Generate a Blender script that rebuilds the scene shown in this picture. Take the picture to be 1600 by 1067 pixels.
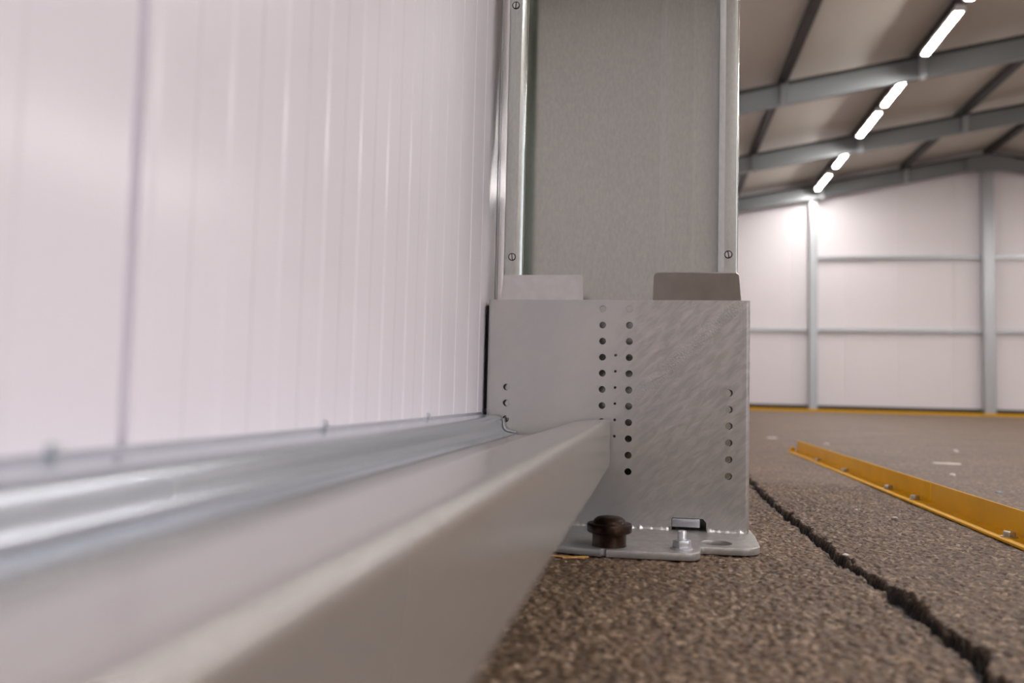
import bpy, bmesh, math, random
import numpy as np
from mathutils import Vector, Matrix

random.seed(7)
R = math.radians
for o in list(bpy.data.objects):
    bpy.data.objects.remove(o)
scene = bpy.context.scene
COL = scene.collection

# ------------------------------------------------------------------ camera
CAM_H = 0.2125
cd = bpy.data.cameras.new('camera')
cam = bpy.data.objects.new('camera', cd)
COL.objects.link(cam)
cd.lens = 29.25
cd.sensor_width = 36.0
cd.clip_start = 0.01
cd.clip_end = 200
cam.matrix_world = (Matrix.Translation((0, 0, CAM_H)) @ Matrix.Rotation(R(9.7145), 4, 'Z')
                    @ Matrix.Rotation(R(90 + 3.4851), 4, 'X') @ Matrix.Rotation(R(1.3748), 4, 'Z'))
cd.dof.use_dof = True
cd.dof.focus_distance = 1.29
cd.dof.aperture_fstop = 3.4
scene.camera = cam

# ------------------------------------------------------------------ world, exposure
world = bpy.data.worlds.new('world')
scene.world = world
world.use_nodes = True
bg = world.node_tree.nodes['Background']
bg.inputs[0].default_value = (0.86, 0.90, 1.0, 1)
bg.inputs[1].default_value = 2.0
vs = scene.view_settings
vs.view_transform = 'Standard'
vs.look = 'None'
vs.exposure = 0.0
vs.gamma = 1.0
vs.use_curve_mapping = False
LAMP_POWER = 150.0
LAMP_COLOR = (1.0, 0.955, 0.945, 1)


# ------------------------------------------------------------------ materials
def mat(name, color, rough=0.5, metal=0.0, noise=None, bump=None, rnoise=None, coat=0):
    """noise=(scale, amount, (stretch)) colour variation; bump=(scale, strength, dist)"""
    m = bpy.data.materials.new(name)
    m.use_nodes = True
    nt = m.node_tree
    b = nt.nodes['Principled BSDF']
    b.inputs['Base Color'].default_value = (*color, 1)
    b.inputs['Roughness'].default_value = rough
    b.inputs['Metallic'].default_value = metal
    if coat:
        b.inputs['Coat Weight'].default_value = coat
    tc = nt.nodes.new('ShaderNodeTexCoord')

    def ntex(scale, stretch=(1, 1, 1), detail=4):
        mp = nt.nodes.new('ShaderNodeMapping')
        mp.inputs['Scale'].default_value = stretch
        nt.links.new(tc.outputs['Object'], mp.inputs[0])
        n = nt.nodes.new('ShaderNodeTexNoise')
        n.inputs['Scale'].default_value = scale
        n.inputs['Detail'].default_value = detail
        nt.links.new(mp.outputs[0], n.inputs['Vector'])
        return n
    if noise:
        n = ntex(noise[0], noise[2] if len(noise) > 2 else (1, 1, 1))
        r = nt.nodes.new('ShaderNodeValToRGB')
        a = noise[1]
        r.color_ramp.elements[0].position = 0.3
        r.color_ramp.elements[1].position = 0.7
        r.color_ramp.elements[0].color = (*[c * (1 - a) for c in color], 1)
        r.color_ramp.elements[1].color = (*[min(1, c * (1 + a)) for c in color], 1)
        nt.links.new(n.outputs['Fac'], r.inputs[0])
        nt.links.new(r.outputs[0], b.inputs['Base Color'])
    if rnoise:
        n = ntex(rnoise[0], rnoise[3] if len(rnoise) > 3 else (1, 1, 1))
        mr = nt.nodes.new('ShaderNodeMapRange')
        mr.inputs['From Min'].default_value = 0.3
        mr.inputs['From Max'].default_value = 0.7
        mr.inputs['To Min'].default_value = rnoise[1]
        mr.inputs['To Max'].default_value = rnoise[2]
        nt.links.new(n.outputs['Fac'], mr.inputs['Value'])
        nt.links.new(mr.outputs[0], b.inputs['Roughness'])
    if bump:
        n = ntex(bump[0], bump[3] if len(bump) > 3 else (1, 1, 1), 5)
        bp = nt.nodes.new('ShaderNodeBump')
        bp.inputs['Strength'].default_value = bump[1]
        bp.inputs['Distance'].default_value = bump[2]
        nt.links.new(n.outputs['Fac'], bp.inputs['Height'])
        nt.links.new(bp.outputs[0], b.inputs['Normal'])
    return m


M = {}
M['panel'] = mat('white_panel_paint', (0.83, 0.79, 0.85), 0.2)
M['panel_far'] = mat('white_panel_paint_end_wall', (0.82, 0.78, 0.785), 0.35)
M['foam'] = mat('panel_joint_seal', (0.30, 0.235, 0.22), 0.8)
M['ceiling'] = mat('ceiling_sheet_paint', (0.56, 0.525, 0.462), 0.45)
M['galv'] = mat('galvanized_steel', (0.62, 0.61, 0.60), 0.38, 0.85, noise=(60, 0.05), rnoise=(25, 0.33, 0.46))
M['galv_column'] = mat('galvanized_column_steel', (0.49, 0.51, 0.475), 0.12, 0.95, noise=(260, 0.06, (1, 1, 0.4)),
                       rnoise=(8, 0.10, 0.15, (1, 1, 0.3)))
M['galv_sill'] = mat('galvanized_sill_steel', (0.485, 0.462, 0.44), 0.27, 0.63)
M['galv_flash'] = mat('galvanized_flashing', (0.52, 0.55, 0.60), 0.25, 0.72)
M['frame'] = mat('grey_frame_steel', (0.26, 0.275, 0.275), 0.42, 0.6)
M['post'] = mat('galvanized_post_steel', (0.46, 0.48, 0.49), 0.35, 0.7)
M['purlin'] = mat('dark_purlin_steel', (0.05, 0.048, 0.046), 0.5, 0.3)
M['yellow'] = mat('yellow_paint', (0.70, 0.365, 0.0), 0.5, noise=(14, 0.06))
M['yellow'].node_tree.nodes['Principled BSDF'].inputs['Specular IOR Level'].default_value = 0.15
M['zinc'] = mat('bright_zinc', (0.74, 0.76, 0.79), 0.3, 0.85)
M['bolt'] = mat('dull_zinc_bolt', (0.50, 0.48, 0.42), 0.4, 0.8, noise=(150, 0.2))
M['rust'] = mat('rusty_cast_steel', (0.030, 0.015, 0.008), 0.33, 0.75, noise=(90, 0.65), bump=(220, 0.4, 0.001))
M['trim_and_shade'] = mat('black_trim_and_shade', (0.015, 0.014, 0.014), 0.6)  # black of the base trim, also painted as shade in gap and screw holes
M['straw'] = mat('dry_wood', (0.62, 0.33, 0.10), 0.7, noise=(120, 0.3))
M['chip'] = mat('pale_chip', (0.74, 0.70, 0.64), 0.7, noise=(200, 0.12))
M['chip_blue'] = mat('blue_grey_chip', (0.35, 0.46, 0.55), 0.6)
M['lamp_body'] = mat('white_lamp_housing', (0.75, 0.73, 0.71), 0.4)


def plate_material():
    """galvanized shoe plate: spangle, diagonal drag scratches, small pits"""
    m = mat('galvanized_shoe_plate', (0.60, 0.585, 0.565), 0.4, 0.62)
    nt = m.node_tree
    b = nt.nodes['Principled BSDF']
    tc = nt.nodes.new('ShaderNodeTexCoord')
    L = nt.links.new
    mp = nt.nodes.new('ShaderNodeMapping')
    mp.vector_type = 'TEXTURE'
    mp.inputs['Rotation'].default_value = (0, R(46.6), 0)
    mp.inputs['Scale'].default_value = (1.0, 1.0, 3.2)
    L(tc.outputs['Object'], mp.inputs[0])
    n1 = nt.nodes.new('ShaderNodeTexNoise')
    n1.inputs['Scale'].default_value = 120
    n1.inputs['Detail'].default_value = 7
    n1.inputs['Distortion'].default_value = 0.6
    L(mp.outputs[0], n1.inputs['Vector'])
    n2 = nt.nodes.new('ShaderNodeTexNoise')
    n2.inputs['Scale'].default_value = 7
    n2.inputs['Detail'].default_value = 5
    L(tc.outputs['Object'], n2.inputs['Vector'])
    r1 = nt.nodes.new('ShaderNodeValToRGB')
    r1.color_ramp.elements[0].position = 0.35
    r1.color_ramp.elements[1].position = 0.72
    r1.color_ramp.elements[0].color = (0.365, 0.355, 0.335, 1)
    r1.color_ramp.elements[1].color = (0.57, 0.55, 0.525, 1)
    L(n1.outputs['Fac'], r1.inputs[0])
    r2 = nt.nodes.new('ShaderNodeValToRGB')
    r2.color_ramp.elements[0].position = 0.4
    r2.color_ramp.elements[1].position = 0.62
    r2.color_ramp.elements[0].color = (0.47, 0.475, 0.47, 1)
    r2.color_ramp.elements[1].color = (0.53, 0.52, 0.495, 1)
    L(n2.outputs['Fac'], r2.inputs[0])
    # scratches gather on the right-hand half of the plate
    sep = nt.nodes.new('ShaderNodeSeparateXYZ')
    L(tc.outputs['Object'], sep.inputs[0])
    mr = nt.nodes.new('ShaderNodeMapRange')
    mr.inputs['From Min'].default_value = -0.07
    mr.inputs['From Max'].default_value = 0.0
    mr.inputs['To Min'].default_value = 0.06
    mr.inputs['To Max'].default_value = 0.7
    L(sep.outputs['X'], mr.inputs['Value'])
    mx = nt.nodes.new('ShaderNodeMix')
    mx.data_type = 'RGBA'
    L(mr.outputs[0], mx.inputs[0])
    L(r2.outputs[0], mx.inputs[6])
    L(r1.outputs[0], mx.inputs[7])
    L(mx.outputs[2], b.inputs['Base Color'])
    # band of fine chatter marks along the main drag scratch
    sp2 = nt.nodes.new('ShaderNodeSeparateXYZ')
    L(mp.outputs[0], sp2.inputs[0])
    ad = nt.nodes.new('ShaderNodeMath')
    ad.operation = 'ADD'
    ad.inputs[1].default_value = 0.171
    L(sp2.outputs['X'], ad.inputs[0])
    ab = nt.nodes.new('ShaderNodeMath')
    ab.operation = 'ABSOLUTE'
    L(ad.outputs[0], ab.inputs[0])
    bandr = nt.nodes.new('ShaderNodeMapRange')
    bandr.inputs['From Min'].default_value = 0.003
    bandr.inputs['From Max'].default_value = 0.016
    bandr.inputs['To Min'].default_value = 1.0
    bandr.inputs['To Max'].default_value = 0.0
    L(ab.outputs[0], bandr.inputs['Value'])
    n3 = nt.nodes.new('ShaderNodeTexNoise')
    n3.inputs['Scale'].default_value = 330
    n3.inputs['Detail'].default_value = 3
    L(tc.outputs['Object'], n3.inputs['Vector'])
    mu3 = nt.nodes.new('ShaderNodeMath')
    mu3.operation = 'MULTIPLY'
    L(bandr.outputs[0], mu3.inputs[0])
    L(n3.outputs['Fac'], mu3.inputs[1])
    hs = nt.nodes.new('ShaderNodeMath')
    hs.operation = 'MULTIPLY_ADD'
    hs.inputs[1].default_value = 1.6
    L(mu3.outputs[0], hs.inputs[0])
    L(n1.outputs['Fac'], hs.inputs[2])
    bp = nt.nodes.new('ShaderNodeBump')
    bp.inputs['Distance'].default_value = 0.0012
    L(hs.outputs[0], bp.inputs['Height'])
    mul = nt.nodes.new('ShaderNodeMath')
    mul.operation = 'MULTIPLY'
    mul.inputs[1].default_value = 0.55
    L(mr.outputs[0], mul.inputs[0])
    L(mul.outputs[0], bp.inputs['Strength'])
    L(bp.outputs[0], b.inputs['Normal'])
    mr2 = nt.nodes.new('ShaderNodeMapRange')
    mr2.inputs['From Min'].default_value = 0.3
    mr2.inputs['From Max'].default_value = 0.7
    mr2.inputs['To Min'].default_value = 0.42
    mr2.inputs['To Max'].default_value = 0.28
    L(n1.outputs['Fac'], mr2.inputs['Value'])
    L(mr2.outputs[0], b.inputs['Roughness'])
    return m


M['plate'] = plate_material()


def asphalt_material():
    m = bpy.data.materials.new('asphalt')
    m.use_nodes = True
    nt = m.node_tree
    L = nt.links.new
    b = nt.nodes['Principled BSDF']
    b.inputs['Roughness'].default_value = 0.6
    b.inputs['Specular IOR Level'].default_value = 0.3
    tc = nt.nodes.new('ShaderNodeTexCoord')
    v = nt.nodes.new('ShaderNodeTexVoronoi')
    v.inputs['Scale'].default_value = 190
    L(tc.outputs['Object'], v.inputs['Vector'])
    sep = nt.nodes.new('ShaderNodeSeparateColor')
    L(v.outputs['Color'], sep.inputs[0])
    r = nt.nodes.new('ShaderNodeValToRGB')
    e = r.color_ramp.elements
    e[0].position = 0.0
    e[0].color = (0.072, 0.047, 0.031, 1)
    e[1].position = 1.0
    e[1].color = (0.38, 0.28, 0.19, 1)
    x = e.new(0.55)
    x.color = (0.140, 0.092, 0.058, 1)
    x = e.new(0.88)
    x.color = (0.215, 0.145, 0.094, 1)
    L(sep.outputs[0], r.inputs[0])
    n = nt.nodes.new('ShaderNodeTexNoise')
    n.inputs['Scale'].default_value = 2.2
    n.inputs['Detail'].default_value = 9
    n.inputs['Roughness'].default_value = 0.65
    L(tc.outputs['Object'], n.inputs['Vector'])
    r2 = nt.nodes.new('ShaderNodeValToRGB')
    r2.color_ramp.elements[0].position = 0.3
    r2.color_ramp.elements[1].position = 0.7
    r2.color_ramp.elements[0].color = (0.78, 0.78, 0.78, 1)
    r2.color_ramp.elements[1].color = (1.18, 1.15, 1.12, 1)
    L(n.outputs['Fac'], r2.inputs[0])
    mx = nt.nodes.new('ShaderNodeMix')
    mx.data_type = 'RGBA'
    mx.blend_type = 'MULTIPLY'
    mx.inputs[0].default_value = 1
    L(r.outputs[0], mx.inputs[6])
    L(r2.outputs[0], mx.inputs[7])
    at = nt.nodes.new('ShaderNodeAttribute')
    at.attribute_name = 'tar'
    mx2 = nt.nodes.new('ShaderNodeMix')
    mx2.data_type = 'RGBA'
    L(at.outputs['Fac'], mx2.inputs[0])
    L(mx.outputs[2], mx2.inputs[6])
    mx2.inputs[7].default_value = (0.012, 0.010, 0.009, 1)
    L(mx2.outputs[2], b.inputs['Base Color'])
    v2 = nt.nodes.new('ShaderNodeTexNoise')
    v2.inputs['Scale'].default_value = 260
    v2.inputs['Detail'].default_value = 4
    L(tc.outputs['Object'], v2.inputs['Vector'])
    bp = nt.nodes.new('ShaderNodeBump')
    bp.inputs['Strength'].default_value = 0.5
    bp.inputs['Distance'].default_value = 0.003
    L(v2.outputs['Fac'], bp.inputs['Height'])
    L(bp.outputs[0], b.inputs['Normal'])
    return m


M['asphalt'] = asphalt_material()


def emit_material(name, color, strength):
    m = bpy.data.materials.new(name)
    m.use_nodes = True
    b = m.node_tree.nodes['Principled BSDF']
    b.inputs['Base Color'].default_value = (0.9, 0.9, 0.9, 1)
    b.inputs['Emission Color'].default_value = color
    b.inputs['Emission Strength'].default_value = strength
    return m


M['tube'] = emit_material('lit_lamp_diffuser', LAMP_COLOR, LAMP_POWER)


# ------------------------------------------------------------------ mesh helpers
def link(name, me, material, parent=None, smooth=None):
    o = bpy.data.objects.new(name, me)
    COL.objects.link(o)
    if material:
        me.materials.clear()
        me.materials.append(M[material])
    if parent:
        o.parent = parent
    if smooth is not None:
        shade(me, smooth)
    return o


def shade(me, angle):
    for p in me.polygons:
        p.use_smooth = True
    bm = bmesh.new()
    bm.from_mesh(me)
    for e in bm.edges:
        e.smooth = len(e.link_faces) == 2 and e.calc_face_angle(0) < R(angle)
    bm.to_mesh(me)
    bm.free()


def build(name, bm, material, parent=None, smooth=None, bevel=0, seg=2):
    bmesh.ops.recalc_face_normals(bm, faces=bm.faces)
    me = bpy.data.meshes.new(name)
    bm.to_mesh(me)
    bm.free()
    if bevel:
        b2 = bmesh.new()
        b2.from_mesh(me)
        es = [e for e in b2.edges if len(e.link_faces) == 2 and e.calc_face_angle(0) > R(30)]
        bmesh.ops.bevel(b2, geom=es, offset=bevel, segments=seg, affect='EDGES', profile=0.5)
        b2.to_mesh(me)
        b2.free()
        smooth = 40 if smooth is None else smooth
    return link(name, me, material, parent, smooth)


def empty(name, loc=(0, 0, 0)):
    o = bpy.data.objects.new(name, None)
    o.empty_display_size = 0.1
    o.location = loc
    COL.objects.link(o)
    return o


def tag(o, label, cat, group=None):
    o['label'] = label
    o['category'] = cat
    if group:
        o['group'] = group
    return o


def struct(o, label, cat):
    o['kind'] = 'structure'
    o['label'] = label
    o['category'] = cat
    return o


def box(bm, x0, x1, y0, y1, z0, z1, mtx=None):
    vs_ = [bm.verts.new((x, y, z)) for x in (x0, x1) for y in (y0, y1) for z in (z0, z1)]
    if mtx:
        for v in vs_:
            v.co = mtx @ v.co
    for f in ((0, 1, 3, 2), (4, 6, 7, 5), (0, 4, 5, 1), (2, 3, 7, 6), (0, 2, 6, 4), (1, 5, 7, 3)):
        bm.faces.new([vs_[i] for i in f])
    return vs_


def prism(bm, pts, fn, a, b):
    """close polygon pts (2D) swept from a to b; fn(u, v, t) -> xyz"""
    A = [bm.verts.new(fn(u, v, a)) for u, v in pts]
    B = [bm.verts.new(fn(u, v, b)) for u, v in pts]
    n = len(pts)
    bm.faces.new(A)
    bm.faces.new(B[::-1])
    for i in range(n):
        j = (i + 1) % n
        bm.faces.new((A[i], A[j], B[j], B[i]))


def fillet(pts, rad, n=6, closed=False):
    out = []
    N = len(pts)
    for i, p in enumerate(pts):
        r = rad[i] if isinstance(rad, (list, tuple)) else rad
        if r == 0 or (not closed and i in (0, N - 1)):
            out.append(tuple(p))
            continue
        p = Vector(p)
        a = Vector(pts[(i - 1) % N]) - p
        b = Vector(pts[(i + 1) % N]) - p
        ang = a.angle(b)
        if ang > math.pi - 0.02:
            out.append(tuple(p))
            continue
        d = min(r / math.tan(ang / 2), a.length * 0.49, b.length * 0.49)
        rr = d * math.tan(ang / 2)
        c = p + (a.normalized() + b.normalized()).normalized() * (rr / math.sin(ang / 2))
        s = p + a.normalized() * d - c
        e = p + b.normalized() * d - c
        tot = s.angle(e)
        sg = 1 if s.x * e.y - s.y * e.x > 0 else -1
        for k in range(n + 1):
            t = sg * tot * k / n
            out.append((c.x + s.x * math.cos(t) - s.y * math.sin(t), c.y + s.x * math.sin(t) + s.y * math.cos(t)))
    return out


def sheet(bm, pts, th, fn, a, b, cuts=1):
    """open polyline with thickness th on its left, swept a..b as a quad strip solid"""
    P = [Vector(p) for p in pts]
    n = len(P)
    off = []
    for i in range(n):
        d1 = (P[i] - P[i - 1]).normalized() if i else (P[1] - P[0]).normalized()
        d2 = (P[i + 1] - P[i]).normalized() if i < n - 1 else d1
        n1 = Vector((-d1.y, d1.x))
        n2 = Vector((-d2.y, d2.x))
        m = (n1 + n2).normalized()
        off.append(P[i] + m * th / max(0.5, m.dot(n1)))
    rows = []
    for k in range(cuts + 1):
        t = a + (b - a) * k / cuts
        rows.append(([bm.verts.new(fn(p.x, p.y, t)) for p in P], [bm.verts.new(fn(p.x, p.y, t)) for p in off]))
    for k in range(cuts):
        (A, Ao), (B, Bo) = rows[k], rows[k + 1]
        for i in range(n - 1):
            bm.faces.new((A[i], A[i + 1], B[i + 1], B[i]))
            bm.faces.new((Ao[i + 1], Ao[i], Bo[i], Bo[i + 1]))
        bm.faces.new((A[0], B[0], Bo[0], Ao[0]))
        bm.faces.new((A[-1], Ao[-1], Bo[-1], B[-1]))
    for A, Ao in (rows[0], rows[-1]):
        for i in range(n - 1):
            bm.faces.new((A[i], Ao[i], Ao[i + 1], A[i + 1]))


def lathe(bm, prof, n=32, c=(0, 0, 0)):
    rings = []
    for r, z in prof:
        if r < 1e-6:
            rings.append([bm.verts.new((c[0], c[1], c[2] + z))])
        else:
            rings.append([bm.verts.new((c[0] + r * math.cos(2 * math.pi * k / n), c[1] + r * math.sin(2 * math.pi * k / n),
                                        c[2] + z)) for k in range(n)])
    for a, b in zip(rings, rings[1:]):
        for k in range(n):
            j = (k + 1) % n
            if len(a) == 1 and len(b) == 1:
                continue
            if len(a) == 1:
                bm.faces.new((a[0], b[k], b[j]))
            elif len(b) == 1:
                bm.faces.new((a[k], a[j], b[0]))
            else:
                bm.faces.new((a[k], a[j], b[j], b[k]))
    for ring, last in ((rings[0], 0), (rings[-1], 1)):
        if len(ring) > 1:
            bm.faces.new(ring if last else ring[::-1])


def circle(x, y, r, n=20):
    return [(x + r * math.cos(2 * math.pi * k / n), y + r * math.sin(2 * math.pi * k / n)) for k in range(n)]


def plate_mesh(name, outline, holes, th, bevel=0.0005):
    """flat plate in XY with real holes, centred on z=0 with thickness th"""
    cu = bpy.data.curves.new(name, 'CURVE')
    cu.dimensions = '2D'
    cu.fill_mode = 'BOTH'
    cu.extrude = th / 2 - bevel
    cu.bevel_depth = bevel
    cu.bevel_resolution = 1
    cu.offset = -bevel
    for pts in [outline] + holes:
        s = cu.splines.new('POLY')
        s.points.add(len(pts) - 1)
        for i, (x, y) in enumerate(pts):
            s.points[i].co = (x, y, 0, 1)
        s.use_cyclic_u = True
    tmp = bpy.data.objects.new(name, cu)
    COL.objects.link(tmp)
    me = bpy.data.meshes.new_from_object(tmp.evaluated_get(bpy.context.evaluated_depsgraph_get()))
    bpy.data.objects.remove(tmp)
    return me


def hexagon(r, rot=0):
    return [(r * math.cos(rot + k * math.pi / 3), r * math.sin(rot + k * math.pi / 3)) for k in range(6)]


def XZ(u, v, t):      # profile in x,z swept along y
    return (u, t, v)


def XY(u, v, t):      # profile in x,y swept along z
    return (u, v, t)


def YZ(u, v, t):      # profile in y,z swept along x
    return (t, u, v)


# ------------------------------------------------------------------ hall dimensions
XW = -0.270           # inner face of the left wall
XR = 6.32             # ridge
XE = 2 * XR - XW      # right wall
FR = [1.355 + 3.15 * k for k in range(6)]   # frame axes along y: 1.355 .. 17.105
Y0, Y1 = 1.355 - 3.15 * 2 - 0.2, 17.30
SL = 0.17             # roof slope


def roofz(x, base):
    return base + SL * (x if x <= XR else 2 * XR - x)


# ------------------------------------------------------------------ floor (asphalt with a crack, real relief near the shoe)
def make_floor():
    def axis(lo, a, b, hi, step, grow):
        mid = list(np.arange(a, b, step))
        up = [mid[-1]]
        s = step
        while up[-1] < hi:
            s *= grow
            up.append(min(hi, up[-1] + s))
        dn = [a]
        s = step
        while dn[-1] > lo:
            s *= grow
            dn.append(max(lo, dn[-1] - s))
        return np.array(dn[::-1][:-1] + mid + up[1:])
    xs = axis(XW - 0.1, -0.17, 0.62, XE + 0.1, 0.0021, 1.12)
    ys = axis(Y0, 0.60, 2.3, Y1 + 0.1, 0.0030, 1.03)
    X, Y = np.meshgrid(xs, ys)
    rng = np.random.RandomState(3)

    def vnoise(x, y, cell, seed):
        t = np.random.RandomState(seed).rand(256, 256)
        u, v = x / cell, y / cell
        i, j = np.floor(u).astype(int), np.floor(v).astype(int)
        fu, fv = u - i, v - j
        fu, fv = fu * fu * (3 - 2 * fu), fv * fv * (3 - 2 * fv)
        g = lambda a, b: t[a % 256, b % 256]
        return (g(i, j) * (1 - fu) + g(i + 1, j) * fu) * (1 - fv) + (g(i, j + 1) * (1 - fu) + g(i + 1, j + 1) * fu) * fv

    def pebbles(x, y, cell, seed):
        rs = np.random.RandomState(seed)
        jx, jy, jr = rs.rand(256, 256), rs.rand(256, 256), rs.rand(256, 256)
        u, v = x / cell, y / cell
        i, j = np.floor(u).astype(int), np.floor(v).astype(int)
        out = np.zeros_like(x)
        for a in (-1, 0, 1):
            for b in (-1, 0, 1):
                p, q = (i + a) % 256, (j + b) % 256
                d = np.hypot(u - (i + a + jx[p, q]), v - (j + b + jy[p, q]))
                rr = 0.35 + 0.4 * jr[p, q]
                out = np.maximum(out, np.sqrt(np.clip(1 - (d / rr) ** 2, 0, 1)) * (0.4 + 0.6 * jr[p, q]))
        return out
    fade = (np.clip((X + 0.17) / 0.03, 0, 1) * np.clip((0.62 - X) / 0.05, 0, 1)
            * np.clip((Y - 0.60) / 0.03, 0, 1) * np.clip((2.3 - Y) / 0.2, 0, 1))
    # keep the bed flat under the shoe plate
    under = (X > -0.275) & (X < 0.15) & (Y > 1.105) & (Y < 1.5)
    peb = pebbles(X, Y, 0.0075, 5)
    h = -0.0032 + 0.0030 * peb + 0.0016 * (vnoise(X, Y, 0.004, 9) - 0.5) + 0.002 * (vnoise(X, Y, 0.035, 11) - 0.5)
    h = np.minimum(h * fade, 0)
    h = np.where(under, np.minimum(h, -0.0005), h)
    # crack: polyline in plan, ragged
    ky = np.array([-5, 0.30, 0.70, 0.78, 0.85, 0.905, 0.988, 1.056, 1.121, 1.304, 1.473, 1.734, 2.022, 2.166, 2.6, 3.2])
    kx = np.array([0.28, 0.262, 0.262, 0.268, 0.269, 0.263, 0.267, 0.260, 0.256, 0.253, 0.246, 0.241, 0.244, 0.245, 0.25, 0.26])
    cx_ = np.interp(Y, ky, kx) + 0.010 * (vnoise(X * 0 + 3.3, Y, 0.035, 21) - 0.5) + 0.006 * (vnoise(X * 0 + 7.7, Y, 0.012, 22) - 0.5)
    wid = 0.0035 + 0.0105 * vnoise(X * 0 + 1.7, Y, 0.03, 23) ** 1.3
    d = np.abs(X - cx_) + 0.009 * (vnoise(X, Y, 0.007, 24) - 0.5) + 0.007 * (vnoise(X, Y, 0.018, 27) - 0.5)
    near = np.clip((3.2 - Y) / 0.6, 0, 1)
    cr = np.clip(1 - (d - wid) / 0.004, 0, 1) * near
    h = h - 0.016 * cr
    tar = np.clip(1 - (d - wid) / 0.009, 0, 1) * near
    tar = np.maximum(np.clip(tar * (0.7 + 0.6 * vnoise(X, Y, 0.005, 25)), 0, 1), np.clip(cr * 2.0, 0, 1))
    ny, nx = X.shape
    me = bpy.data.meshes.new('floor')
    co = np.stack([X, Y, h], -1).reshape(-1, 3).astype(np.float32)
    idx = np.arange(ny * nx).reshape(ny, nx)
    q = np.stack([idx[:-1, :-1], idx[:-1, 1:], idx[1:, 1:], idx[1:, :-1]], -1).reshape(-1, 4).astype(np.int32)
    me.vertices.add(len(co))
    me.vertices.foreach_set('co', co.ravel())
    me.loops.add(q.size)
    me.loops.foreach_set('vertex_index', q.ravel())
    me.polygons.add(len(q))
    me.polygons.foreach_set('loop_start', np.arange(0, q.size, 4, dtype=np.int32))
    me.polygons.foreach_set('loop_total', np.full(len(q), 4, dtype=np.int32))
    me.update(calc_edges=True)
    a = me.attributes.new('tar', 'FLOAT', 'POINT')
    a.data.foreach_set('value', tar.reshape(-1).astype(np.float32))
    me.polygons.foreach_set('use_smooth', np.ones(len(q), dtype=bool))
    return link('floor', me, 'asphalt')


struct(make_floor(), 'brown-grey rough asphalt floor with a black crack running along it', 'floor')


# ------------------------------------------------------------------ walls of ribbed sandwich panels
def panel_profile(width, depth=0.0008, period=0.0785, seam=0.0028, sd=0.010):
    """(along, out) points over one panel, with the joint groove at both ends"""
    pts = [(0, -sd), (seam, -sd), (seam + 0.002, 0)]
    s = 0.0135
    while s + period * 0.5 < width - 0.012:
        pts += [(s, 0), (s + 0.0035, depth), (s + period * 0.5, depth), (s + period * 0.5 + 0.0035, 0)]
        s += period
    pts += [(width - seam - 0.002, 0), (width - seam, -sd), (width, -sd)]
    return pts


def wall_panel_mesh(name, width, top, fn, z0=0.0, depth=0.0008):
    """top(s) gives the height at distance s along the wall; fn(s, out, z) -> xyz; a solid 60 mm slab"""
    bm = bmesh.new()
    P = panel_profile(width, depth)
    f = [(bm.verts.new(fn(s, o, z0)), bm.verts.new(fn(s, o, top(s)))) for s, o in P]
    b = [(bm.verts.new(fn(s, -0.06, z0)), bm.verts.new(fn(s, -0.06, top(s)))) for s, o in (P[0], P[-1])]
    for (a0, a1), (c0, c1) in zip(f, f[1:]):
        bm.faces.new((a0, c0, c1, a1))
    bm.faces.new((b[0][0], b[0][1], b[1][1], b[1][0]))
    bm.faces.new((f[0][0], f[0][1], b[0][1], b[0][0]))
    bm.faces.new((f[-1][0], b[1][0], b[1][1], f[-1][1]))
    bm.faces.new([p[1] for p in f] + [b[1][1], b[0][1]])
    bm.faces.new([p[0] for p in f][::-1] + [b[0][0], b[1][0]])
    bmesh.ops.recalc_face_normals(bm, faces=bm.faces)
    me = bpy.data.meshes.new(name)
    bm.to_mesh(me)
    bm.free()
    return me


EAVE = 4.0735
wl = empty('wall_left', (XW, 0, 0))
struct(wl, 'white ribbed panel wall along the left side, bright and softly blurred', 'wall')
me = wall_panel_mesh('wall_panel', 1.0, lambda s: EAVE + SL * XW, lambda s, o, z: (o, s, z), 0.02)
y = 0.392 - 6.0
while y < Y1 - 0.35:
    p = link('wall_panel', me, 'panel', wl)
    p.location = (0, y, 0)
    y += 1.0
# dark joint seal seen in the seams
wr = empty('wall_right', (XE, 0, 0))
struct(wr, 'white ribbed panel wall along the far right side of the hall', 'wall')
me = wall_panel_mesh('wall_panel', 1.0, lambda s: EAVE + SL * XW, lambda s, o, z: (-o, s, z), 0.02)
y = Y0
while y < Y1 - 0.1:
    p = link('wall_panel', me, 'panel_far', wr)
    p.location = (0, y, 0)
    y += 1.0
wb = empty('wall_back', (0, Y1, 0))
struct(wb, 'white ribbed gable end wall at the far end of the hall', 'wall')
x = XW
k = 0
while x < XE - 0.05:
    w = min(1.0, XE - x)
    if x < XR < x + w - 0.02:
        w = XR - x
    me = wall_panel_mesh('wall_panel', w, lambda s, x=x: roofz(x + s, EAVE), lambda s, o, z: (s, -o, z), 0.10, 0.004)
    p = link('wall_panel', me, 'panel_far', wb)
    p.location = (x, 0, 0)
    x += w
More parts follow.
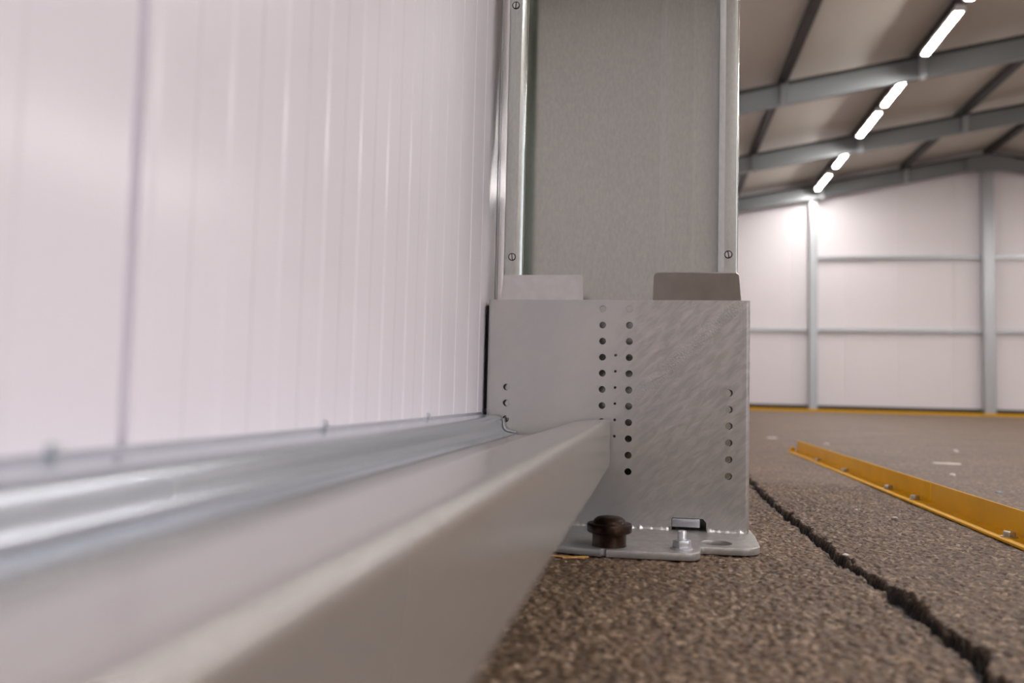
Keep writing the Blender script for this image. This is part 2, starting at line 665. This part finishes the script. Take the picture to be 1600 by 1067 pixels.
# unseen wall behind the camera; its gateway is added to let daylight in
DAYLIGHT_OPENING = (4.2, 8.4, 3.6)
bm = bmesh.new()
th = 0.06
prism(bm, [(XW, 0), (DAYLIGHT_OPENING[0], 0), (DAYLIGHT_OPENING[0], roofz(DAYLIGHT_OPENING[0], EAVE)), (XW, roofz(XW, EAVE))], XZ, Y0 - th, Y0)
prism(bm, [(DAYLIGHT_OPENING[1], 0), (XE, 0), (XE, roofz(XE, EAVE)), (DAYLIGHT_OPENING[1], roofz(DAYLIGHT_OPENING[1], EAVE))], XZ, Y0 - th, Y0)
prism(bm, [(DAYLIGHT_OPENING[0], DAYLIGHT_OPENING[2]), (DAYLIGHT_OPENING[1], DAYLIGHT_OPENING[2]), (DAYLIGHT_OPENING[1], roofz(DAYLIGHT_OPENING[1], EAVE)), (XR, roofz(XR, EAVE)),
           (DAYLIGHT_OPENING[0], roofz(DAYLIGHT_OPENING[0], EAVE))], XZ, Y0 - th, Y0)
struct(build('wall_front', bm, 'panel_far'), 'white gable wall behind the viewpoint with an unseen gateway added to let daylight in', 'wall')

# roof underside
CEIL = 4.075
bm = bmesh.new()
for xa, xb in ((XW - 0.06, XR), (XR, XE + 0.06)):
    prism(bm, [(xa, roofz(xa, CEIL)), (xb, roofz(xb, CEIL)), (xb, roofz(xb, CEIL) + 0.08), (xa, roofz(xa, CEIL) + 0.08)],
          XZ, Y0 - 0.06, Y1 + 0.06)
struct(build('ceiling', bm, 'ceiling'), 'beige-grey sloping sheet ceiling of the hall', 'ceiling')

# dark base trim under the end wall panels
bm = bmesh.new()
box(bm, XW, XE, Y1 - 0.012, Y1 + 0.05, 0.0, 0.10)
struct(build('baseboard_back', bm, 'trim_and_shade'), 'thin black base strip under the far end wall', 'baseboard')

# ------------------------------------------------------------------ roof steelwork
RAFT = 3.955          # top line of rafters
RD = 0.29             # rafter depth
PX = [1.58, 3.22, 4.79]
ORD = {3: 'nearest visible grey roof rafter, highest in the picture', 4: 'middle grey roof rafter of the three visible',
       5: 'grey roof rafter lying against the far gable wall'}


def half_rafter(bm, y, xa, xb, side, parts):
    """I-section along the slope"""
    def P(x, dz):
        X = x if side > 0 else 2 * XR - x
        return X, roofz(x, RAFT) + dz
    for d0, d1, hw in parts:
        pts = [P(xa, d0), P(xb, d0), P(xb, d1), P(xa, d1)]
        prism(bm, pts, XZ, y - hw, y + hw)


for k in (3, 4, 5):
    y = FR[k]
    t = empty('roof_rafter', (0, 0, 0))
    tag(t, ORD[k], 'rafter', 'grey steel roof rafters')
    for side in (1, -1):
        bm = bmesh.new()
        half_rafter(bm, y, XW + 0.02, XR - 0.002, side, ((-RD, -RD + 0.012, 0.045), (-RD + 0.012, -0.03, 0.004)))
        build('rafter_beam', bm, 'frame', t)
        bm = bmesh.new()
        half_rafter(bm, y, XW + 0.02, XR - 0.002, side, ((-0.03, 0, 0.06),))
        build('shaded_top_flange', bm, 'purlin', t)  # dark colour paints the unlit top edge of the rafter
        for x in PX:
            X = x if side > 0 else 2 * XR - x
            bm = bmesh.new()
            zt = roofz(x, RAFT)
            box(bm, X - 0.035, X + 0.035, y - 0.060, y - 0.046, zt - RD - 0.03, zt - 0.01)
            box(bm, X + 0.025, X + 0.035, y - 0.110, y - 0.060, zt - RD - 0.03, zt - 0.01)
            build('purlin_cleat', bm, 'post', t)
    # ridge gusset
    bm = bmesh.new()
    zt = roofz(XR, RAFT)
    g = 0.42
    prism(bm, [(XR - g, zt - SL * g - RD - 0.01), (XR, zt - RD - 0.06), (XR + g, zt - SL * g - RD - 0.01),
               (XR + g, zt - SL * g - 0.01), (XR, zt - 0.01), (XR - g, zt - SL * g - 0.01)], XZ, y - 0.056, y - 0.046)
    build('ridge_gusset', bm, 'frame', t)

PL = ['dark purlin under the ceiling nearest the big column', 'dark purlin carrying the row of lit tube lamps',
      'dark purlin between the lamp row and the roof ridge', 'dark ridge purlin where the two roof slopes meet']
for side in (1, -1):
    for i, x in enumerate(PX + [XR]):
        if side < 0 and i == 3:
            continue
        X = x if side > 0 else 2 * XR - x
        bm = bmesh.new()
        zt = roofz(x, RAFT) + 0.008
        w, d = (0.042, 0.10)
        # lipped channel open to the side
        sheet(bm, [(X + w, zt + 0.02), (X + w, zt), (X - w, zt), (X - w, zt + d), (X + w, zt + d), (X + w, zt + d - 0.02)],
              0.006, XZ, Y0 + 0.02, Y1 - 0.05)
        o = build('roof_purlin', bm, 'purlin')
        tag(o, PL[i] if side > 0 else ['dark purlin on the right-hand roof slope nearest its eave',
                                       'dark purlin halfway up the right-hand roof slope',
                                       'dark purlin on the right-hand roof slope next to the ridge'][i], 'purlin', 'roof purlins')

# ------------------------------------------------------------------ lamps
LX = 3.105


def lamp_proto():
    t = empty('tube_lamp')
    bm = bmesh.new()
    prism(bm, [(-0.058, -0.008), (0.058, -0.008), (0.042, 0.045), (-0.042, 0.045)], XZ, -0.575, 0.575)
    build('housing', bm, 'lamp_body', t, bevel=0.006)
    bm = bmesh.new()
    prism(bm, fillet([(-0.034, -0.008), (-0.030, -0.024), (0.030, -0.024), (0.034, -0.008)], [0, 0.012, 0.012, 0], 4), XZ, -0.56, 0.56)
    build('diffuser', bm, 'tube', t, 40)
    for s in (-1, 1):
        bm = bmesh.new()
        box(bm, -0.05, 0.05, s * 0.575 - 0.014, s * 0.575 + 0.014, -0.024, 0.046)
        build('end_cap', bm, 'lamp_body', t, bevel=0.004)
    for s in (-0.35, 0.35):
        bm = bmesh.new()
        box(bm, -0.012, 0.012, s - 0.012, s + 0.012, 0.045, 0.20)
        build('bracket', bm, 'purlin', t)
    return t


def copy_tree(o, parent=None):
    c = o.copy()
    COL.objects.link(c)
    c.parent = parent
    for ch in o.children:
        copy_tree(ch, c)
    return c


lp = lamp_proto()
first = True
LT = {(5, 0): 'lit tube lamp second from the far gable wall', (5, 1): 'lit tube lamp closest to the far gable wall',
      (4, 0): 'lit tube lamp just beyond the nearest visible rafter', (4, 1): 'lit tube lamp just before the middle rafter',
      (3, 0): 'lit tube lamp cut off by the top edge of the picture',
      (3, 1): 'large lit tube lamp just before the nearest visible rafter'}
for k in range(-1, 6):
    for row in (0, 1):
        for j in (0, 1):
            yc = 1.355 + 3.15 * (k - 1) + (0.64 if j == 0 else 2.03)
            if k == 5 and j == 1:
                yc += 0.24      # last lamp sits right at the gable wall
            o = lp if first else copy_tree(lp)
            first = False
            X = LX if row == 0 else 2 * XR - LX
            o.location = (X, yc, 4.315)
            if row == 0 and (k, j) in LT:
                lab = LT[(k, j)]
            elif row == 0:
                lab = 'lit tube lamp overhead, out of the picture, in the left lamp row'
            else:
                lab = 'lit tube lamp on the right-hand roof slope, out of the picture'
            tag(o, lab, 'lamp', 'white tube lamps in rows under the roof')

# ------------------------------------------------------------------ end wall columns and girts
for i, (x, w) in enumerate(((3.09, 0.072), (6.305, 0.095), (9.52, 0.072))):
    t = empty('gable_post', (x, Y1 - 0.115, 0))
    top = roofz(x, RAFT) - RD - 0.06 if i != 1 else roofz(XR, RAFT) - RD - 0.065
    bm = bmesh.new()
    d = 0.075
    sheet(bm, fillet([(w - 0.035, d), (w, d), (w, -d), (-w, -d), (-w, d), (-w + 0.035, d)], 0.006, 2), 0.005, XY, 0.008, top)
    build('post', bm, 'post', t)
    bm = bmesh.new()
    box(bm, -w - 0.03, w + 0.03, -d - 0.03, d + 0.03, 0, 0.008)
    build('foot_plate', bm, 'post', t)
    tag(t, ['grey steel post below the lamp row on the far gable wall', 'grey steel post below the roof ridge on the far gable wall',
            'grey steel post right of the ridge post on the far gable wall'][i], 'post', 'gable wall posts')


def girt(xa, xb, z, lab):
    bm = bmesh.new()
    yb, yf = Y1 - 0.004, Y1 - 0.075
    sheet(bm, [(yb, z - 0.032), (yf, z - 0.032), (yf, z + 0.032), (yb, z + 0.032)], -0.004, YZ, xa, xb)
    tag(build('wall_girt', bm, 'post'), lab, 'girt', 'horizontal girts on the far gable wall')


girt(XW + 0.02, 3.09 - 0.08, 1.59, 'lower grey girt left of the post under the lamp row')
girt(3.09 + 0.08, 6.305 - 0.1, 1.59, 'lower grey girt between the two gable posts')
girt(6.305 + 0.1, 9.52 - 0.08, 1.59, 'lower grey girt right of the ridge post')
girt(3.09 + 0.08, 6.305 - 0.1, 3.03, 'upper grey girt between the two gable posts')
girt(6.305 + 0.1, 9.52 - 0.08, 3.03, 'upper grey girt right of the ridge post')


# ------------------------------------------------------------------ main column: lipped channel opening towards the camera
def column(yf, label, screws=True):
    t = empty('steel_column', (0, yf, 0))
    bm = bmesh.new()
    xl, xr, d = -0.2415, 0.1258, 0.148
    top = RAFT + SL * XW - RD - 0.02 if not screws else RAFT + SL * XW - RD
    prof = [(xl + 0.031, 0.0085), (xl + 0.031, 0.0035), (xl + 0.021, 0.0), (xl, 0.0), (xl, d), (0.005, d), (0.016, d - 0.00025), (0.027, d),
            (0.054, d), (0.062, d - 0.00025), (0.070, d), (xr, d), (xr, 0.0), (xr - 0.021, 0.0), (xr - 0.031, 0.0035), (xr - 0.031, 0.0085)]
    rad = [0, 0.003, 0.004, 0.004, 0.006, 0.004, 0.004, 0.004, 0.004, 0.004, 0.004, 0.006, 0.004, 0.004, 0.003, 0]
    sheet(bm, fillet(prof, rad, 4), -0.0028, XY, 0.012, top)
    build('channel', bm, 'galv_column', t, 35)
    if screws:
        for x, z in ((-0.2275, 0.4300), (0.1110, 0.4325), (-0.2310, 0.8465), (0.111, 0.8465)):
            bm = bmesh.new()
            n = 24
            # black ring paints the shade of a countersunk hole around a slotted screw head
            lathe(bm, [(0.0056, 0.0), (0.0062, 0.0006), (0.0056, 0.0012), (0.0048, 0.0006), (0.0046, 0.0)], n)
            bmesh.ops.rotate(bm, verts=bm.verts, cent=(0, 0, 0), matrix=Matrix.Rotation(R(90), 3, 'X'))
            o = build('screw_hole_shade_ring', bm, 'trim_and_shade', t, 40)
            o.location = (x, -0.0002, z)
            bm = bmesh.new()
            for sx in (-1, 1):
                pts = [(sx * 0.0008, -0.0044), (sx * 0.0008, 0.0044)] + \
                      [(sx * 0.0046 * math.cos(a), 0.0046 * math.sin(a)) for a in np.linspace(R(75), R(-75), 9)]
                prism(bm, pts, XZ, -0.0012, 0.0008)
            o2 = build('screw_head', bm, 'galv', o)
            o2.rotation_euler = (0, R(random.uniform(-15, 15)), 0)
    tag(t, label, 'column', 'left wall frame columns')
    return t


column(1.3105, 'large galvanized steel column standing in the perforated steel shoe')
column(FR[3] - 0.05, 'galvanized wall column under the nearest visible rafter, hidden behind the big column', False)
column(FR[4] - 0.05, 'galvanized wall column under the middle rafter, hidden behind the big column', False)

# ------------------------------------------------------------------ column shoe
shoe = empty('column_shoe', (0, 1.3, 0))
tag(shoe, 'perforated galvanized steel column shoe welded to its base plate on the floor', 'column shoe')
TH = 0.006
XLp, XRp = -0.249, 0.1305
ZB, ZT = 0.0105, 0.3600
out = [(XLp, ZB), (0.0295, ZB), (0.0295, 0.0285), (0.076, 0.0285), (0.081, 0.0225), (0.081, ZB), (XRp, ZB), (XRp, ZT), (XLp, ZT)]
out = fillet(out, [0, 0, 0.002, 0.003, 0.002, 0, 0, 0, 0], 3, True)
holes = []
P = 0.02508
for k in range(11):
    holes.append(circle(-0.0797 + 0.00018 * k, 0.3456 - P * k, 0.0053))
    holes.append(circle(-0.0382 + 0.00010 * k, 0.3456 - P * k, 0.0054))
for k in range(6):
    holes.append(circle(-0.2300, 0.2205 - P * k, 0.0054))
    holes.append(circle(0.1130, 0.2190 - P * k, 0.0055))
    holes.append(circle(-0.0588, 0.2738 - P * k, 0.0021, 12))
me = plate_mesh('front_plate', out, holes, TH, 0.00012)
b2 = bmesh.new()
b2.from_mesh(me)
bmesh.ops.transform(b2, matrix=Matrix.Rotation(R(90), 4, 'X'), verts=b2.verts)
bmesh.ops.translate(b2, vec=(0, TH / 2, 0), verts=b2.verts)
b2.to_mesh(me)
b2.free()
fp = link('front_plate', me, 'plate', shoe, 30)
# rounded folds and side cheeks
for s, xf in ((-1, XLp), (1, XRp)):
    bm = bmesh.new()
    pts = fillet([(xf, 0.0), (xf + s * 0.0132, 0.0), (xf + s * 0.0132, 0.165)], [0, 0.010, 0], 8)
    sheet(bm, pts, TH * s, XY, ZB, ZT)
    build('side_cheek', bm, 'plate', shoe, 40)
# bent tabs on the top edge


def tab(x0b, x1b, x0t, x1t, lean, r1):
    bm = bmesh.new()
    hgt = 0.0390 / math.cos(lean)
    o = fillet([(x0b, 0), (x1b, 0), (x1t, hgt), (x0t, hgt)], [0, 0, r1[1], r1[0]], 5, True)
    A, B = [], []
    for x, z in o:
        zz = z * math.cos(lean)
        yy = -z * math.sin(lean)
        A.append(bm.verts.new((x, yy, ZT + zz)))
        B.append(bm.verts.new((x, yy + TH * math.cos(lean), ZT + zz + TH * math.sin(lean))))
    n = len(o)
    bm.faces.new(A)
    bm.faces.new(B[::-1])
    for i in range(n):
        bm.faces.new((A[i], A[(i + 1) % n], B[(i + 1) % n], B[i]))
    return build('bent_tab', bm, 'galv', shoe, 30)


tab(-0.2420, -0.1110, -0.2385, -0.1118, R(2), (0.003, 0.002))
tb = tab(-0.0030, 0.1296, -0.0018, 0.1240, R(26), (0.006, 0.006))

# base plate
outl = [(-0.262, 0.17), (-0.262, -0.15), (-0.150, -0.170), (-0.066, -0.192), (-0.064, -0.187), (-0.060, -0.187), (-0.058, -0.192),
        (0.062, -0.186), (0.066, -0.132), (0.146, -0.128), (0.150, -0.02), (0.146, 0.17)]
rads = [0, 0.03, 0.02, 0.0, 0.001, 0.001, 0.0, 0.022, 0.006, 0.030, 0.02, 0]
outl = fillet(outl, rads, 7, True)
me = plate_mesh('base_plate', outl, [circle(0.0895, -0.0935, 0.0205, 32)], 0.010, 0.0012)
bp_ = link('base_plate', me, 'plate', shoe, 40)
bp_.location = (0, 0, 0.005)
# weld bead along the foot of the plate
for xa, xb in ((XLp - 0.004, 0.028), (0.082, 0.139)):
    bm = bmesh.new()
    n = int((xb - xa) / 0.0025)
    rings = []
    for i in range(n + 1):
        x = xa + (xb - xa) * i / n
        r = 0.0048 + random.uniform(-0.0012, 0.0012)
        rings.append([bm.verts.new((x, -0.0006 - r * math.cos(a), 0.0095 + r * math.sin(a) * 1.1)) for a in np.linspace(0, math.pi, 8)])
    for a, b in zip(rings, rings[1:]):
        for j in range(7):
            bm.faces.new((a[j], a[j + 1], b[j + 1], b[j]))
    bm.faces.new(rings[0])
    bm.faces.new(rings[-1][::-1])
    build('weld_bead', bm, 'galv', shoe, 60)
# strip seen through the slot at the foot of the plate
bm = bmesh.new()
box(bm, 0.0300, 0.0715, -0.0012, 0.020, 0.0150, 0.0278)
build('slot_tongue', bm, 'galv_flash', shoe, bevel=0.001)

# rusted mushroom-headed ground anchor on the base plate
t = empty('ground_anchor', (-0.056, 1.140, 0.010))
tag(t, 'rusty brown round-headed ground anchor standing on the base plate', 'anchor bolt')
bm = bmesh.new()
lathe(bm, [(0.0232, 0.0), (0.0232, 0.001), (0.0226, 0.003), (0.0228, 0.0165), (0.021, 0.0175)], 40)
build('collar', bm, 'rust', t, 40)
bm = bmesh.new()
hx = []
prof = [(0.024, 0.0172), (0.0285, 0.0178), (0.0300, 0.0195), (0.0302, 0.0280), (0.0292, 0.0298), (0.0225, 0.0304), (0.0218, 0.0312),
        (0.0208, 0.0345), (0.0165, 0.0378), (0.0085, 0.0393), (0, 0.0397)]
lathe(bm, prof, 48)
build('domed_head', bm, 'rust', t, 35)

# stud with nut and washer
t = empty('anchor_stud', (0.0400, 1.146, 0.010))
tag(t, 'shiny zinc threaded stud with hex nut on the base plate', 'bolt')
bm = bmesh.new()
lathe(bm, [(0.0142, 0.0), (0.0142, 0.0016), (0.006, 0.0018)], 32)
build('washer', bm, 'zinc', t, 30)
bm = bmesh.new()
prism(bm, hexagon(0.0128, R(12)), XY, 0.0018, 0.0118)
build('hex_nut', bm, 'zinc', t, bevel=0.0007)
bm = bmesh.new()
prof = [(0.0054, 0.0)]
z = 0.001
while z < 0.0225:
    prof += [(0.0058, z), (0.0053, z + 0.0006)]
    z += 0.0012
prof += [(0.0056, 0.0228), (0.0048, 0.0238), (0, 0.0238)]
lathe(bm, prof, 24)
build('threaded_rod', bm, 'zinc', t, 25)

# small rusty nut lying at the weld
bm = bmesh.new()
prism(bm, hexagon(0.0045), XY, 0, 0.004)
o = build('small_nut', bm, 'rust', bevel=0.0005)
o.location = (-0.124, 1.262, 0.0102)
tag(o, 'tiny rusty nut lying on the base plate behind the grey sill beam', 'nut')

# ------------------------------------------------------------------ sill beam along the wall
BY0, BY1 = -1.6, 1.290
sill = empty('sill_beam', (-0.12, 0, 0))
tag(sill, 'grey galvanized sill beam running along the wall from the foreground to the column shoe', 'beam')


def SX(u, v, t):
    return (u + 0.12, t, v)


bm = bmesh.new()
prof = [(-0.2680, 0.1445), (-0.1840, 0.1475), (-0.1170, 0.1705), (-0.0650, 0.1752), (-0.0640, 0.1010), (-0.110, 0.1000), (-0.110, 0.118)]
sheet(bm, fillet(prof, [0, 0.02, 0.02, 0.0065, 0.006, 0.004, 0], 6), -0.003, SX, BY0, BY1)
build('channel', bm, 'galv_sill', sill, 40)
# brackets carrying the beam off the floor
for yb in (-1.3, -0.4, 0.6):
    bm = bmesh.new()
    sheet(bm, [(-0.26, 0.0), (-0.165, 0.0), (-0.165, 0.147)], 0.004, SX, yb, yb + 0.06)
    build('support_bracket', bm, 'galv', sill)

fl = empty('base_flashing', (-0.24, 0, 0))
tag(fl, 'rounded bluish-grey metal flashing between the white wall and the sill beam', 'flashing')


def FX(u, v, t):
    return (u + 0.24, t, v)


bm = bmesh.new()
prof = [(-0.2690, 0.1800), (-0.2640, 0.1765), (-0.2330, 0.1745), (-0.2305, 0.1520), (-0.2110, 0.1485)]
sheet(bm, fillet(prof, [0, 0.002, 0.012, 0.010, 0], 7), -0.0018, FX, BY0, BY1 + 0.004)
build('profile', bm, 'galv_flash', fl, 45)
# shiny curled end clip at the shoe
bm = bmesh.new()
prof = fillet([(-0.2298, 0.172), (-0.2285, 0.1545), (-0.2110, 0.1510)], [0, 0.009, 0], 7)
sheet(bm, prof, -0.0012, FX, BY1 - 0.008, BY1 + 0.006)
build('end_clip', bm, 'zinc', fl, 45)
# screws fixing the flashing to the panels
for yy in (-0.296, 0.022, 0.340, 0.658, 0.977):
    s = empty('flashing_screw', (XW + 0.0005, yy, 0.1820))
    bm = bmesh.new()
    lathe(bm, [(0.0045, -0.001), (0.0045, 0.0010), (0.003, 0.0012)], 20)
    bmesh.ops.rotate(bm, verts=bm.verts, cent=(0, 0, 0), matrix=Matrix.Rotation(R(90), 3, 'Y'))
    build('washer', bm, 'zinc', s, 40)
    bm = bmesh.new()
    prism(bm, hexagon(0.0030), XY, 0.0010, 0.0042)
    bmesh.ops.rotate(bm, verts=bm.verts, cent=(0, 0, 0), matrix=Matrix.Rotation(R(90), 3, 'Y'))
    build('hex_head', bm, 'zinc', s, bevel=0.0005)
    lab = {0.340: 'blurred hex screw at the foot of the wall left of the panel seam',
           0.658: 'hex screw at the foot of the wall halfway between panel seam and column',
           0.977: 'hex screw at the foot of the wall nearest the column'}.get(yy, 'hex screw at the foot of the wall, out of the picture')
    tag(s, lab, 'screw', 'hex screws along the wall flashing')

# black strip standing in for the shade in the gap between wall and shoe
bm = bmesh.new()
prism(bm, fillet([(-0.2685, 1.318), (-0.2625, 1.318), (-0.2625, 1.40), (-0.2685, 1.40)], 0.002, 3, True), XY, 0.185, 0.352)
tag(build('gap_shade_strip', bm, 'trim_and_shade', None, 40), 'black strip painted as the shade in the gap between white wall and column shoe', 'shade strip')


# ------------------------------------------------------------------ yellow floor rails
def rail(ya, yb, bolts, label, end_stop=False):
    t = empty('floor_angle_rail', (0.575, ya, 0))
    bm = bmesh.new()
    prof = fillet([(-0.040, 0.0), (0.0, 0.0), (0.0, 0.046)], [0, 0.004, 0], 4)
    sheet(bm, prof, 0.004, XZ, 0, yb - ya)
    build('angle', bm, 'yellow', t, bevel=0.0006)
    for yy in bolts:
        bm = bmesh.new()
        prism(bm, hexagon(0.0098, random.uniform(0, 1)), XY, 0.0055, 0.0135)
        bo = build('hex_bolt', bm, 'bolt', t, bevel=0.0008)
        bo.location = (-0.021, yy - ya, 0)
        bm = bmesh.new()
        lathe(bm, [(0.0125, 0.004), (0.0125, 0.0055), (0.006, 0.0056)], 20)
        build('washer', bm, 'bolt', bo, 30)
    if end_stop:
        bm = bmesh.new()
        prism(bm, fillet([(-0.034, 0.004), (-0.012, 0.004), (-0.016, 0.021), (-0.029, 0.021)], [0, 0, 0.006, 0.006], 4, True), XZ,
              yb - ya - 0.012, yb - ya - 0.002)
        build('end_stop', bm, 'yellow', t, bevel=0.001)
    tag(t, label, 'rail', 'yellow angle rails bolted beside the crack')
    return t


rail(1.874, 3.50, (1.915, 2.12, 2.58, 2.99), 'yellow angle rail bolted to the floor, farther segment with four bolts', True)
rail(0.55, 1.868, (0.75, 1.08, 1.435), 'yellow angle rail bolted to the floor, nearer segment cut by the right picture edge')

t = empty('floor_angle_rail', (0, 15.3, 0))
bm = bmesh.new()
sheet(bm, [(0.0, 0.046), (0.0, 0.0), (0.06, 0.0)], 0.004, YZ, 0.6, 12.2)
build('angle', bm, 'yellow', t)
for x in np.arange(1.0, 12.1, 1.0):
    bm = bmesh.new()
    prism(bm, hexagon(0.012), XY, 0.004, 0.014)
    o = build('hex_bolt', bm, 'bolt', t)
    o.location = (x, 0.032, 0)
tag(t, 'long thin yellow rail on the floor along the far gable wall', 'rail')


# ------------------------------------------------------------------ litter on the floor
def sliver(name, p0, p1, w, h, m, label, cat, group=None, bend=0.0, z0=0.0):
    bm = bmesh.new()
    n = 6
    a, b = Vector(p0), Vector(p1)
    d = (b - a).normalized()
    q = Vector((-d.y, d.x))
    c = (a + b) / 2
    rows = []
    for i in range(n + 1):
        s = i / n
        ww = w * (0.45 + 0.55 * math.sin(math.pi * min(max(s, 0.06), 0.94))) * random.uniform(0.85, 1.15)
        p = a.lerp(b, s) + q * bend * math.sin(math.pi * s) - c
        z = 0.0
        rows.append([bm.verts.new((p.x + q.x * ww * k, p.y + q.y * ww * k, z + zz)) for k, zz in
                     ((-1, 0), (-0.6, h), (0.6, h * random.uniform(0.8, 1.2)), (1, 0))])
    for r0, r1 in zip(rows, rows[1:]):
        for k in range(4):
            bm.faces.new((r0[k], r0[(k + 1) % 4], r1[(k + 1) % 4], r1[k]))
    bm.faces.new(rows[0])
    bm.faces.new(rows[-1][::-1])
    o = build(name, bm, m)
    o.location = (c.x, c.y, z0)
    tag(o, label, cat, group)
    return o


def pebble(x, y, r, label, m='chip', sq=0.6):
    bm = bmesh.new()
    bmesh.ops.create_icosphere(bm, subdivisions=2, radius=r)
    for v in bm.verts:
        v.co *= random.uniform(0.82, 1.12)
        v.co.z *= sq
        v.co.x *= 1.3
    zmin = min(v.co.z for v in bm.verts)
    for v in bm.verts:
        v.co.z -= zmin
    o = build('pebble', bm, m, None, 60)
    o.location = (x, y, -0.001)
    tag(o, label, 'pebble', 'pale chips scattered on the floor')


sliver('wood_splinter', (-0.133, 1.096), (-0.085, 1.090), 0.0018, 0.0016, 'straw', 'longer orange wood splinter in front of the base plate edge', 'splinter', None, 0.003)
sliver('wood_splinter', (-0.112, 1.080), (-0.080, 1.094), 0.0016, 0.0018, 'straw', 'short bright orange wood splinter crossing the longer one', 'splinter', None, 0.001, 0.0012)
sliver('paint_flake', (0.972, 3.15), (1.055, 3.13), 0.02, 0.002, 'chip', 'pale streak-like flake on the asphalt behind the yellow rail', 'flake')
sliver('paint_flake', (0.610, 4.70), (0.66, 4.68), 0.03, 0.002, 'chip', 'small pale flake on the asphalt beyond the end of the yellow rail', 'flake')
pebble(0.436, 1.626, 0.0035, 'white pebble on the asphalt between crack and yellow rail')
pebble(0.817, 2.176, 0.006, 'blue-grey chip on the asphalt behind the yellow rail', 'chip_blue', 0.4)
pebble(0.86, 2.62, 0.007, 'pale chip on the asphalt behind the rail joint')
pebble(0.262, 1.215, 0.0035, 'tiny pale pebble lying in the black crack')
pebble(1.28, 3.86, 0.010, 'pale chip on the asphalt far behind the yellow rail')
pebble(0.80, 4.10, 0.010, 'pale chip just beyond the far end of the yellow rail')
pebble(0.39, 1.72, 0.003, 'light pebble on the asphalt left of the rail joint')
